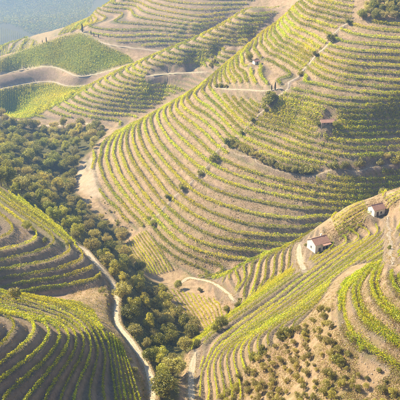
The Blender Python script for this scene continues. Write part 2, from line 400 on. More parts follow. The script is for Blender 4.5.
# ---------------------------------------------------------------- Blender helpers
def tag(o, label=None, cat=None, group=None, kind=None):
    for k, v in (('label', label), ('category', cat), ('group', group), ('kind', kind)):
        if v: o[k] = v
    return o
def empty(name, loc, rz=0.0):
    o = bpy.data.objects.new(name, None); COL.objects.link(o); o.location = loc; o.rotation_euler = (0, 0, rz); o.empty_display_size = .5; return o
def link(name, me, mat=None, parent=None):
    o = bpy.data.objects.new(name, me); COL.objects.link(o)
    if mat and not me.materials: me.materials.append(mat)
    if parent: o.parent = parent
    return o
def mesh_np(name, V, F, smooth_=False):
    """F: (n,4) or (n,3) index array"""
    me = bpy.data.meshes.new(name); k = F.shape[1]
    me.vertices.add(len(V)); me.vertices.foreach_set('co', np.ascontiguousarray(V, np.float32).ravel())
    me.loops.add(F.size); me.loops.foreach_set('vertex_index', np.ascontiguousarray(F, np.int32).ravel())
    me.polygons.add(len(F)); me.polygons.foreach_set('loop_start', np.arange(0, F.size, k, dtype=np.int32))
    me.polygons.foreach_set('loop_total', np.full(len(F), k, np.int32))
    if smooth_: me.polygons.foreach_set('use_smooth', np.ones(len(F), bool))
    me.update(calc_edges=True); return me
def leaves(P, size, rng, flat=0.0, up=None):
    """small kite-shaped leaf clumps at points P -> (verts, quads)"""
    n = len(P); N = rng.normal(size=(n, 3))
    if up is not None: N += up
    N /= np.linalg.norm(N, axis=1)[:, None]+1e-9
    A = np.cross(N, rng.normal(size=(n, 3))); A /= np.linalg.norm(A, axis=1)[:, None]+1e-9; B = np.cross(N, A)
    s = np.broadcast_to(size, (n,))[:, None]*(.7+.6*rng.random((n, 1)))
    V = np.stack([P-A*s*.5, P-B*s*.34+N*s*.06, P+A*s*.5, P+B*s*.34+N*s*.06], 1).reshape(-1, 3)
    return V, np.arange(4*n).reshape(-1, 4)

# ---------------------------------------------------------------- materials
def new_mat(name):
    m = bpy.data.materials.new(name); m.use_nodes = True; nt = m.node_tree; nt.nodes.clear()
    return m, nt, nt.nodes.new('ShaderNodeOutputMaterial')
def N(nt, t, **kw):
    n_ = nt.nodes.new(t)
    for k, v in kw.items():
        if k.startswith('i_'): n_.inputs[int(k[2:])].default_value = v
        else: setattr(n_, k, v)
    return n_
def ramp(nt, fac, stops):
    r = nt.nodes.new('ShaderNodeValToRGB'); e = r.color_ramp.elements
    while len(e) < len(stops): e.new(.5)
    for q, (p, c) in zip(e, stops): q.position = p; q.color = (*c, 1)
    nt.links.new(fac, r.inputs[0]); return r.outputs[0]
def mixc(nt, fac, a, b, mode='MIX'):
    m = nt.nodes.new('ShaderNodeMix'); m.data_type = 'RGBA'; m.blend_type = mode
    for s, v in ((m.inputs[0], fac), (m.inputs[6], a), (m.inputs[7], b)):
        if isinstance(v, (int, float)): s.default_value = v
        elif isinstance(v, tuple): s.default_value = (*v, 1)
        else: nt.links.new(v, s)
    return m.outputs[2]
def noise(nt, sc, det=4, rough=.6, vec=None):
    n_ = N(nt, 'ShaderNodeTexNoise'); n_.inputs['Scale'].default_value = sc; n_.inputs['Detail'].default_value = det; n_.inputs['Roughness'].default_value = rough
    if vec is not None: nt.links.new(vec, n_.inputs['Vector'])
    return n_.outputs['Fac']
def leaf_mat(name, cols, trans=.45, big=.02, tint=None):
    """leaf clumps: every clump its own tone, slow drift from place to place, each plant a little different"""
    m, nt, out = new_mat(name); L = nt.links
    geo = N(nt, 'ShaderNodeNewGeometry'); oi = N(nt, 'ShaderNodeObjectInfo')
    c = ramp(nt, geo.outputs['Random Per Island'], cols)
    nz = noise(nt, big, 3, .6, geo.outputs['Position'])
    hsv = N(nt, 'ShaderNodeHueSaturation')
    mr = N(nt, 'ShaderNodeMapRange'); mr.inputs[1].default_value = 0; mr.inputs[3].default_value = .62; mr.inputs[4].default_value = 1.34; L.new(oi.outputs['Random'], mr.inputs[0])
    mh = N(nt, 'ShaderNodeMapRange'); mh.inputs[1].default_value = .35; mh.inputs[2].default_value = .65; mh.inputs[3].default_value = .478; mh.inputs[4].default_value = .512; L.new(nz, mh.inputs[0])
    L.new(c, hsv.inputs['Color']); L.new(mr.outputs[0], hsv.inputs['Value']); L.new(mh.outputs[0], hsv.inputs['Hue'])
    col = hsv.outputs[0]
    if tint:
        t = ramp(nt, noise(nt, tint[1], 3, .6, geo.outputs['Position']), [(.52, (0, 0, 0)), (.70, (1, 1, 1))])
        col = mixc(nt, t, col, tint[0])
    d = N(nt, 'ShaderNodeBsdfDiffuse'); tr = N(nt, 'ShaderNodeBsdfTranslucent'); mx = N(nt, 'ShaderNodeMixShader'); mx.inputs[0].default_value = trans
    L.new(col, d.inputs[0]); L.new(mixc(nt, 1.0, col, (1.35, 1.22, .45), 'MULTIPLY'), tr.inputs[0])
    L.new(d.outputs[0], mx.inputs[1]); L.new(tr.outputs[0], mx.inputs[2])
    gl = N(nt, 'ShaderNodeBsdfGlossy'); gl.inputs['Roughness'].default_value = .45; m2 = N(nt, 'ShaderNodeMixShader'); m2.inputs[0].default_value = .035
    L.new(mx.outputs[0], m2.inputs[1]); L.new(gl.outputs[0], m2.inputs[2]); L.new(m2.outputs[0], out.inputs[0]); return m
def plain(name, c0, c1, sc=2.0, rough=.85, bump=.2, spec=.2):
    m, nt, out = new_mat(name); L = nt.links
    tc = N(nt, 'ShaderNodeTexCoord'); nz = noise(nt, sc, 6, .65, tc.outputs['Object'])
    b = N(nt, 'ShaderNodeBsdfPrincipled'); b.inputs['Roughness'].default_value = rough; b.inputs['Specular IOR Level'].default_value = spec
    L.new(ramp(nt, nz, [(.3, c0), (.7, c1)]), b.inputs[0])
    bp = N(nt, 'ShaderNodeBump'); bp.inputs['Strength'].default_value = bump; bp.inputs['Distance'].default_value = .05; L.new(nz, bp.inputs['Height']); L.new(bp.outputs[0], b.inputs['Normal'])
    L.new(b.outputs[0], out.inputs[0]); return m
M_VINE = leaf_mat('vine_leaf', [(0, (.09, .165, .008)), (.3, (.27, .35, .012)), (.7, (.50, .51, .016)), (1, (.68, .60, .03))], .55, .03, ((.55, .46, .03), .009))
M_OAK = leaf_mat('oak_leaf', [(0, (.10, .13, .02)), (.5, (.23, .24, .04)), (1, (.41, .37, .08))], .47)
M_POPLAR = leaf_mat('poplar_leaf', [(0, (.20, .22, .035)), (.5, (.36, .35, .06)), (1, (.52, .46, .10))], .5)
M_GREY = leaf_mat('grey_leaf', [(0, (.19, .18, .06)), (.5, (.36, .32, .10)), (1, (.52, .45, .17))], .42)
M_OLIVE = leaf_mat('olive_leaf', [(0, (.16, .165, .035)), (.5, (.31, .285, .06)), (1, (.45, .40, .12))], .45)
M_CYP = leaf_mat('cypress_leaf', [(0, (.018, .03, .012)), (1, (.045, .06, .02))], .15)
M_BUSH = leaf_mat('bush_leaf', [(0, (.15, .165, .035)), (.5, (.28, .27, .07)), (1, (.42, .38, .13))], .45)
M_DRY = leaf_mat('dry_grass', [(0, (.20, .145, .06)), (.5, (.32, .23, .10)), (1, (.42, .32, .16))], .4)
M_BARK = plain('bark', (.06, .045, .03), (.14, .105, .075), 6)
M_STONY = plain('stony_path', (.20, .16, .125), (.40, .33, .26), .5, .95, .5)
def track_mat():
    m, nt, out = new_mat('rutted_track'); L = nt.links
    at = N(nt, 'ShaderNodeAttribute', attribute_name='across'); pos = N(nt, 'ShaderNodeNewGeometry').outputs['Position']
    n1 = noise(nt, .5, 5, .7, pos); n2 = noise(nt, 2.2, 5, .75, pos)
    dust = mixc(nt, n2, ramp(nt, n1, [(.3, (.29, .225, .155)), (.7, (.42, .34, .25))]), (.48, .395, .295))
    verge = ramp(nt, n2, [(.35, (.16, .125, .06)), (.65, (.34, .27, .16))])
    j = N(nt, 'ShaderNodeMath', operation='MULTIPLY_ADD'); L.new(n1, j.inputs[0]); j.inputs[1].default_value = .34
    ad = N(nt, 'ShaderNodeMath', operation='ADD'); ad.inputs[1].default_value = -.17; L.new(at.outputs['Fac'], ad.inputs[0]); L.new(ad.outputs[0], j.inputs[2])
    c = mixc(nt, ramp(nt, j.outputs[0], [(.0, (.55, .55, .55)), (.14, (0, 0, 0)), (.66, (0, 0, 0)), (.9, (1, 1, 1))]), dust, verge)
    b = N(nt, 'ShaderNodeBsdfPrincipled'); b.inputs['Roughness'].default_value = .95; b.inputs['Specular IOR Level'].default_value = .1; L.new(c, b.inputs[0])
    bp = N(nt, 'ShaderNodeBump'); bp.inputs['Strength'].default_value = .7; bp.inputs['Distance'].default_value = .15; L.new(n2, bp.inputs['Height']); L.new(bp.outputs[0], b.inputs['Normal'])
    L.new(b.outputs[0], out.inputs[0]); return m
M_TRACK = track_mat()
M_WALL = plain('limewash', (.52, .47, .40), (.74, .69, .61), .9, .9, .25)
M_ROOF = plain('clay_tile', (.24, .12, .085), (.42, .25, .19), 1.6, .85, .3)
M_WOOD = plain('old_wood', (.07, .055, .045), (.15, .11, .085), 3)
M_GLASS = plain('window_glass', (.03, .035, .04), (.05, .06, .07), 1, .15, 0, .5)
M_STONE = plain('schist_wall', (.16, .125, .10), (.36, .29, .235), 1.5, .95, .5)

def ground_mat():
    m, nt, out = new_mat('hillside'); L = nt.links
    at = N(nt, 'ShaderNodeAttribute', attribute_name='cover'); sep = N(nt, 'ShaderNodeSeparateColor'); L.new(at.outputs['Color'], sep.inputs[0])
    pos = N(nt, 'ShaderNodeNewGeometry').outputs['Position']
    n1 = noise(nt, .05, 5, .6, pos); n2 = noise(nt, .30, 5, .75, pos); n3 = noise(nt, 1.1, 6, .8, pos)
    schist = mixc(nt, n2, ramp(nt, n1, [(.3, (.165, .122, .098)), (.7, (.25, .185, .14))]), ramp(nt, n3, [(.36, (.085, .064, .054)), (.5, (.21, .157, .122)), (.66, (.40, .305, .225))]))
    grass = mixc(nt, n3, ramp(nt, n2, [(.32, (.14, .095, .055)), (.5, (.335, .23, .148)), (.68, (.51, .375, .255))]), ramp(nt, n1, [(.3, (.39, .26, .17)), (.7, (.31, .23, .125))]))
    weeds = ramp(nt, n3, [(.35, (.15, .135, .05)), (.7, (.26, .21, .09))])
    wz = ramp(nt, noise(nt, .16, 5, .65, pos), [(.50, (0, 0, 0)), (.64, (1, 1, 1))])
    bank = mixc(nt, n2, mixc(nt, .45, schist, grass), grass)
    c = mixc(nt, sep.outputs[0], schist, bank)
    c = mixc(nt, mixc(nt, 1.0, wz, (.42, .42, .42), 'MULTIPLY'), c, weeds)
    dry = mixc(nt, wz, grass, mixc(nt, .5, weeds, grass))
    c = mixc(nt, sep.outputs[1], dry, c)
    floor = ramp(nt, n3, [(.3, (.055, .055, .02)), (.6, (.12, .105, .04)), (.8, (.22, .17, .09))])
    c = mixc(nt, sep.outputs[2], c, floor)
    sw = N(nt, 'ShaderNodeAttribute', attribute_name='sward')
    c = mixc(nt, sw.outputs['Fac'], c, ramp(nt, n3, [(.3, (.09, .125, .018)), (.6, (.15, .185, .03)), (.8, (.26, .25, .06))]))
    pale = ramp(nt, n3, [(.3, (.36, .28, .20)), (.7, (.55, .46, .36))])
    c = mixc(nt, at.outputs['Alpha'], c, pale)
    b = N(nt, 'ShaderNodeBsdfPrincipled'); b.inputs['Roughness'].default_value = .95; b.inputs['Specular IOR Level'].default_value = .1
    L.new(c, b.inputs[0])
    ad = N(nt, 'ShaderNodeMath', operation='ADD'); L.new(n2, ad.inputs[0]); L.new(n3, ad.inputs[1])
    bp = N(nt, 'ShaderNodeBump'); bp.inputs['Strength'].default_value = 1.0; bp.inputs['Distance'].default_value = .6; L.new(ad.outputs[0], bp.inputs['Height']); L.new(bp.outputs[0], b.inputs['Normal'])
    L.new(b.outputs[0], out.inputs[0]); return m

# ---------------------------------------------------------------- the ground sheet
WOOD = [(-35,112),(-8,116),(10,121),(30,126),(60,127),(100,127),(106,133),(92,150),(80,162),(73,188),(86,206),(108,223),(128,232),(124,247),(132,264),(146,277),(162,286),(172,303),(196,331),(198,342),(186,352),(180,372),(178,405),(157,405),(153,382),(140,352),(121,326),(120,300),(118,290),(107,270),(97,258),(78,243),(47,217),(25,201),(-8,180),(-35,165)]
SCAR = [(82,160),(92,156),(97,166),(98,186),(104,196),(92,198),(80,190),(76,178)]
BARE = [(66,78),(100,73),(137,64),(150,62),(100,84),(84,87),(66,86),(50,81),(28,82),(-4,88),(-4,76),(25,70),(50,68)]
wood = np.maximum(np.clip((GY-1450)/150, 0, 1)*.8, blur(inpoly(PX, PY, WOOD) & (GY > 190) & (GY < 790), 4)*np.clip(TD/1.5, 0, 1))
scar = blur(inpoly(PX, PY, SCAR) & (GY > 470) & (GY < 620), 3)
pale = np.clip(np.clip(1-TD/.7, 0, 1)*.6+scar*.6*(.4+.9*noise2(GX, GY, 4, 44)), 0, 1)
BANK = np.maximum(BANK, .6*blur(inpoly(PX, PY, BARE) & (GY > 780) & (GY < 900), 2)); VM = blur(np.maximum(RID >= 0, inpoly(PX, PY, BARE) & (GY > 780) & (GY < 900)), 3)
nr, nth = GX.shape
I0 = (np.arange(nr-1)[:, None]*nth+np.arange(nth-1)[None]).ravel()
gm = mesh_np('ground', np.stack([GX, GY, GZ], 2).reshape(-1, 3), np.stack([I0, I0+1, I0+nth+1, I0+nth], 1)[:, ::-1], True)
ca = gm.color_attributes.new('cover', 'FLOAT_COLOR', 'POINT')
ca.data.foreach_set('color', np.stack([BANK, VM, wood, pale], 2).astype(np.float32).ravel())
fu = [[p for p in FIELDS[i][1]]+FIELDS[i][2][::-1] for i in (1, 2)]
sward = .9*blur((inpoly(PX, PY, fu[0]) | inpoly(PX, PY, fu[1])) & (GY > 730) & (GY < 960), 2)
sward = np.maximum(sward, .55*blur(inpoly(PX, PY, [(-5,176),(45,212),(84,248),(60,246),(30,228),(-5,205)]) & (GY > 290) & (GY < 400), 4)*noise2(GX, GY, 6, 41))
sward = np.maximum(sward, .3*np.clip((GY-1060)/80, 0, 1)*noise2(GX, GY, 60, 42))
sward = np.maximum(sward, TREAD*(.35+.55*noise2(GX, GY, 7, 43))*np.select([RID == 0, GY > 600], [.62, .7], .25))
fa = gm.attributes.new('sward', 'FLOAT', 'POINT'); fa.data.foreach_set('value', sward.astype(np.float32).ravel())
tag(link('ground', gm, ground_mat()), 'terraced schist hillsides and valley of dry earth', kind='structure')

# ---------------------------------------------------------------- tracks
for P, z, w, nm, lab in TRK:
    t = np.gradient(P, axis=0); t /= np.linalg.norm(t, axis=1)[:, None]; nn = np.stack([-t[:, 1], t[:, 0]], 1)
    offs = np.array([-.5, -.36, -.2, 0, .2, .36, .5]); lift = np.array([-.12, .03, -.02, .06, -.02, .03, -.12])
    wv = w*(1+.22*(noise2(P[:, 0], P[:, 1], 6, 8)-.5)*2)
    ed = np.minimum(np.arange(len(P)), np.arange(len(P))[::-1])*1.2; wv = wv*np.clip(.25+ed/7, 0, 1)
    V = np.stack([np.stack([P[:, 0]+nn[:, 0]*o*wv, P[:, 1]+nn[:, 1]*o*wv, z+l+.04], 1) for o, l in zip(offs, lift)], 1)
    k = len(offs); i0 = (np.arange(len(P)-1)[:, None]*k+np.arange(k-1)[None]).ravel()
    me = mesh_np(nm, V.reshape(-1, 3), np.stack([i0, i0+k, i0+k+1, i0+1], 1)[:, ::-1], True)
    fa = me.attributes.new('across', 'FLOAT', 'POINT'); fa.data.foreach_set('value', np.tile(np.abs(offs)*2, len(P)).astype(np.float32))
    tag(link(nm, me, M_STONY if nm == 'stone_path' else M_TRACK), lab, kind='structure')

# ---------------------------------------------------------------- vine rows
ORD1 = ['', 'first', 'second', 'third', 'fourth', 'fifth', 'sixth', 'seventh', 'eighth', 'ninth', 'tenth', 'eleventh', 'twelfth', 'thirteenth', 'fourteenth', 'fifteenth', 'sixteenth', 'seventeenth', 'eighteenth', 'nineteenth']
TENS = ['', '', 'twent', 'thirt', 'fort', 'fift', 'sixt', 'sevent', 'eight', 'ninet']
def ordn(k):
    if k < 20: return ORD1[k]
    if k >= 100: return 'hundredth' if k == 100 else 'hundred and '+ordn(k-100)
    return TENS[k//10]+('ieth' if k % 10 == 0 else 'y-'+ORD1[k % 10])
def vine_points(P, hgt, dens, wid, rng):
    P = resample(P, .4); n_ = len(P); L = .4*(n_-1); m = int(L*dens)
    u = rng.random(m)*(n_-1.001); i = u.astype(int); f = (u-i)[:, None]; q = P[i]*(1-f)+P[i+1]*f
    t = np.gradient(P, axis=0); t /= np.linalg.norm(t, axis=1)[:, None]+1e-9; nn = np.stack([-t[:, 1], t[:, 0]], 1)[i]
    vig = noise2(q[:, 0], q[:, 1], 2.1, 11)*.5+noise2(q[:, 0], q[:, 1], 11, 12)*.5
    keep = rng.random(m) < .22+vig*1.4; q, nn, vig = q[keep], nn[keep], vig[keep]; m = len(q)
    top = hgt*(.52+.9*vig); hz = rng.random(m)**.75*top+.18*hgt; lat = rng.normal(size=m)*wid*(.55+.7*vig)*(1-.35*hz/(top+.2))
    q = q+nn*lat[:, None]; return np.c_[q, zg(q[:, 0], q[:, 1])+hz]
def row_mesh(P, hgt, dens, wid, size, rng):
    pts = vine_points(P, hgt, dens, wid, rng); V, F = leaves(pts, size, rng); c = V.mean(0) if len(V) else np.zeros(3)
    return V, F
DET = {'knoll': (54, .34, 1.5), 'nose': (52, .38, 1.7), 'fan': (48, .32, 1.4), 'loops': (80, .34, 1.75), 'side': (50, .36, 1.5), 'shelf': (44, .40, 1.5), 'yard': (40, .40, 1.3), 'main': (33, .6, 1.9), 'second': (17, .85, 2.0), 'back': (12, .95, 1.9), 'far': (9, 1.3, 2.2)}
HOW = {'knoll': 'yellow-green vine row looping round the knoll at lower left, {} from its top', 'nose': 'vine row on the shaded terraces behind the lower left knoll, {} from the top',
 'fan': 'vine row fanning up the hill at lower right, {} from its upper side', 'loops': 'vine row curving round the lower right knoll, {} from the top', 'side': 'short vine row at the right edge beyond the footpath, {} from the top',
 'shelf': 'vine row on the slope left of the larger farmhouse, {} from the farmhouse', 'yard': 'short vine row between the two farmhouses, {} from the top',
 'second': 'hazy vine row on the second spur, {} from the top', 'back': 'distant vine row on the slope behind the green field, {} from the top', 'far': 'faint vine row on the hazy far left hill, {} from the top'}
GRP = {'main': 'vine rows of the central spur', 'knoll': 'vine rows of the lower left knoll', 'nose': 'vine rows of the shaded nose', 'fan': 'vine rows of the lower right hill', 'loops': 'vine rows of the lower right knoll', 'side': 'vine rows at the right edge', 'shelf': 'vine rows left of the farmhouse', 'yard': 'vine rows between the farmhouses', 'second': 'vine rows of the second spur', 'back': 'vine rows of the far slope', 'far': 'vine rows of the hazy far hill'}
crease = np.array(CREASE, float)
lists = {}
for i, kk, q, P in ROWS:
    nm = VINE[i][0]; z = hs(P[:, 0], P[:, 1]); x, y, _ = proj(P[:, 0], P[:, 1], z); key = nm
    if nm == 'main': key = 'main_left' if np.median(x) < np.interp(np.median(y), crease[:, 1], crease[:, 0]) else 'main_right'
    lists.setdefault(key, []).append((-float(z.mean()), P, nm))
HOW['main_left'] = 'vine row on the central spur\'s sunlit left face, {} from the top'
HOW['main_right'] = 'vine row on the central spur\'s right face, {} from the top'
def vine_row(P, nm, label, group, hgt, dens, size, wid=.3):
    V, F = row_mesh(P, hgt, dens, wid, size, RNG)
    if len(F) < 12: return
    base = np.array([P[len(P)//2, 0], P[len(P)//2, 1], float(zg(P[len(P)//2, 0], P[len(P)//2, 1]))])
    o = link('vine_row', mesh_np('vine_row', V-base, F), M_VINE); o.location = base; tag(o, label, 'vine row', group)
for key, rows in lists.items():
    rows.sort(key=lambda r: r[0])
    for k, (zz, P, nm) in enumerate(rows):
        dn, sz, hg = DET[nm]
        vine_row(P, nm, HOW[key].format(ordn(k+1)), GRP[nm], hg, dn, sz, {'main': .78, 'second': .8, 'back': .85, 'far': .9, 'loops': .42, 'fan': .22, 'nose': .28, 'knoll': .29}.get(nm, .36))
def plot_lines(e0, e1, cnt, y0):
    a = resample(spline(e0, 2.0), .1); b = resample(spline(e1, 2.0), .1); out = []
    for t in (np.arange(cnt)+.5)/cnt:
        p, q = a[int(t*(len(a)-1))], b[int(t*(len(b)-1))]; X, Y = hit(np.array([p[0], q[0]]), np.array([p[1], q[1]]), y0)
        s = np.linspace(0, 1, 20)[:, None]; out.append(np.c_[X, Y][0]*(1-s)+np.c_[X, Y][1]*s)
    return out
for nm, e0, e1, cnt, y0, hg, words in PLOTS:
    for k, P in enumerate(plot_lines(e0, e1, cnt, y0)):
        vine_row(P, nm, 'straight vine row in the %s, %s from left' % (words, ordn(k+1)), 'vine rows in the '+words, hg, 34 if hg > 1 else 26, .40 if hg > 1 else .34, .25)
for nm, e0, e1, cnt, y0, words in FIELDS:
    VV, FF, o_ = [], [], 0
    for P in plot_lines(e0, e1, cnt, y0):
        V, F = row_mesh(P, 1.6, 7 if nm != 'far' else 3, .35, .8 if nm != 'far' else 1.4, RNG); VV.append(V); FF.append(F+o_); o_ += len(V)
    tag(link('vineyard_field', mesh_np('vineyard_field', np.vstack(VV), np.vstack(FF)), M_VINE), words, 'vineyard', kind='stuff')
# ---------------------------------------------------------------- trees
def tube(bm, pts, rad, seg=6):
    prev = None
    for k, (p, r) in enumerate(zip(pts, rad)):
        p = Vector(p); a = Vector(pts[min(k+1, len(pts)-1)])-Vector(pts[max(k-1, 0)]); a.normalize()
        b = a.orthogonal().normalized(); c = a.cross(b)
        ring = [bm.verts.new(p+(b*math.cos(2*math.pi*q/seg)+c*math.sin(2*math.pi*q/seg))*r) for q in range(seg)]
        if prev:
            for q in range(seg): bm.faces.new((prev[q], prev[(q+1) % seg], ring[(q+1) % seg], ring[q]))
        prev = ring
    bm.faces.new(prev)
def trunk_mesh(name, h, r, rng, limbs=4, spread=1.4):
    bm = bmesh.new(); bend = rng.normal(size=2)*.12*h
    pts = [(0, 0, -.5), (0, 0, .15*h), (bend[0]*.5, bend[1]*.5, .55*h), (bend[0], bend[1], h)]
    tube(bm, pts, [r*1.35, r, r*.75, r*.4], 7)
    for k in range(limbs):
        a = 2*math.pi*(k+rng.random()*.6)/limbs; z0 = h*(.42+.4*rng.random()); s = spread*(.7+.5*rng.random())
        tube(bm, [(bend[0]*.6, bend[1]*.6, z0), (math.cos(a)*s*.5, math.sin(a)*s*.5, z0+.3*s), (math.cos(a)*s, math.sin(a)*s, z0+.85*s)], [r*.5, r*.34, r*.12], 5)
    me = bpy.data.meshes.new(name); bm.to_mesh(me); bm.free(); me.materials.append(M_BARK); return me
def crown_mesh(name, rx, rz, zc, nl, nleaf, size, mat, rng, lump=.42, cone=0.0, low=.0):
    """leaf clumps gathered on lobes spread through the crown"""
    pts = []; outs = []
    per = nleaf//nl
    for k in range(nl):
        d = rng.normal(size=3); d /= np.linalg.norm(d); d[2] = d[2]*.9+.1; rr_ = .35+.55*rng.random()**.6
        c = d*np.array([rx, rx, rz])*rr_; c[2] += zc
        tz = (c[2]-(zc-rz))/(2*rz); c[:2] *= (1-cone*tz)
        lr = rx*lump*(.65+.7*rng.random())*(1-cone*.6*tz)
        q = rng.normal(size=(per, 3)); q /= np.linalg.norm(q, axis=1)[:, None]; q *= (.55+.5*rng.random((per, 1)))
        q[:, 2] = np.where(q[:, 2] < 0, q[:, 2]*.7, q[:, 2]*.95); pts.append(c+q*lr); o_ = q+.8*(c+q*lr-np.array([0, 0, zc]))/rx; outs.append(o_/(np.linalg.norm(o_, axis=1)[:, None]+1e-6))
    P = np.vstack(pts); keep_ = P[:, 2] > low; P = P[keep_]
    O = np.vstack(outs)[keep_]; V, F = leaves(P, size, rng, up=O*.8); me = mesh_np(name, V, F); me.materials.append(mat); return me
def cypress_crown(name, h, r, rng):
    nlf = 900; t = rng.random(nlf)**.8; a = rng.random(nlf)*6.283; prof = np.minimum(1, t*5)*(1-t)**.55
    rad = r*prof*(.75+.35*rng.random(nlf)); P = np.stack([np.cos(a)*rad, np.sin(a)*rad, .3+t*h], 1)
    V, F = leaves(P, .42, rng); me = mesh_np(name, V, F); me.materials.append(M_CYP); return me
R = np.random.default_rng(21)
KIND = {}
def kind(key, n_, tr, cr): KIND[key] = [(tr(), cr()) for _ in range(n_)]
kind('oak', 4, lambda: trunk_mesh('trunk', 2.6, .2, R, 5, 1.6), lambda: crown_mesh('crown', 3.0, 2.5, 3.9, 24, 3400, .38, M_OAK, R))
kind('poplar', 3, lambda: trunk_mesh('trunk', 3.2, .17, R, 5, 1.2), lambda: crown_mesh('crown', 2.5, 3.0, 4.3, 22, 3000, .35, M_POPLAR, R, .40))
kind('grey', 3, lambda: trunk_mesh('trunk', 2.4, .17, R, 5, 1.5), lambda: crown_mesh('crown', 2.8, 2.2, 3.5, 22, 3000, .35, M_GREY, R))
kind('olive', 5, lambda: trunk_mesh('trunk', 1.1, .13, R, 4, .8), lambda: crown_mesh('crown', 1.3, 1.15, 1.75, 13, 1400, .21, M_OLIVE, R, .46))
kind('bush', 4, lambda: trunk_mesh('stem', .7, .07, R, 4, .6), lambda: crown_mesh('foliage', 1.3, 1.05, 1.1, 12, 900, .30, M_BUSH, R, .46, low=.05))
kind('darkbush', 2, lambda: trunk_mesh('stem', .9, .09, R, 4, .7), lambda: crown_mesh('foliage', 1.5, 1.25, 1.3, 13, 1100, .32, M_OAK, R, .46, low=.05))
kind('cypress', 2, lambda: trunk_mesh('trunk', 1.6, .14, R, 0), lambda: cypress_crown('crown', 7.0, .85, R))
TREE_NAME = {'oak': 'broadleaf_tree', 'poplar': 'broadleaf_tree', 'grey': 'broadleaf_tree', 'olive': 'olive_tree', 'bush': 'shrub', 'darkbush': 'shrub', 'cypress': 'cypress_tree'}
TREES = []
def plant(key, X, Y, s, label, group, sz=None):
    tm, cm = KIND[key][int(R.integers(len(KIND[key])))]; z = float(zg(X, Y)); nm = TREE_NAME[key]
    e = empty(nm, (X, Y, z-.05), float(R.random()*6.28)); e.scale = (s*(.9+.2*R.random()), s*(.9+.2*R.random()), sz or s*(.88+.24*R.random()))
    link('stem' if nm == 'shrub' else 'trunk', tm, None, e); link('foliage' if nm == 'shrub' else 'crown', cm, None, e)
    tag(e, label, 'shrub' if nm == 'shrub' else 'tree', group); TREES.append((X, Y, s)); return e
def scatter(poly, n_try, dmin, y0, ymax, fld=None):
    xs = [p[0] for p in poly]; ys = [p[1] for p in poly]
    x = R.uniform(min(xs), max(xs), n_try); y = R.uniform(min(ys), max(ys), n_try); m = inpoly(x, y, poly); X, Y = hit(x[m], y[m], y0)
    out = []
    for a, b, px, py in zip(X, Y, x[m], y[m]):
        if b < ymax and all((a-p[0])**2+(b-p[1])**2 > dmin**2 for p in out) and float(tget(TD, np.array(a), np.array(b))) > 1.0: out.append((a, b, px, py))
    return out
# the valley wood, told off by what it stands next to
spots = scatter(WOOD, 5200, 7.4, 190, 760)
def zone(px, py):
    if py < 165: return 'on the far shaded wood slope' if px < 55 else 'in wood below second spur'
    if py < 215: return 'in wood above the shaded nose' if px < 55 else 'in wood below the pale scar'
    if py < 262: return 'in wood beside the upper bend'
    if py < 300: return 'in wood right of upper track'
    if py < 345: return 'in wood at the track bend'
    return 'in the bottom edge gully'
zs = {}
for s_ in spots: zs.setdefault(zone(s_[2], s_[3]), []).append(s_)
LOOK = {'oak': 'dark green rounded tree', 'poplar': 'yellow-green tall tree', 'grey': 'grey-green spreading tree'}
for zn, lst in zs.items():
    lst.sort(key=lambda s_: s_[2]); cnt = {}
    for a, b, px, py in lst:
        shade = px < 60 and 128 < py < 172
        key = R.choice(['oak', 'poplar', 'grey'], p=[.62, .12, .26] if shade else [.30, .33, .37])  # dark oaks favoured there, so the slope's shade is put into leaf colour
        cnt[key] = cnt.get(key, 0)+1
        plant(key, a, b, R.uniform(.65, 1.55)*(1.15 if py < 200 else .92), '%s %s, %s from left' % (LOOK[key], zn, ordn(cnt[key])), 'trees of the valley wood')
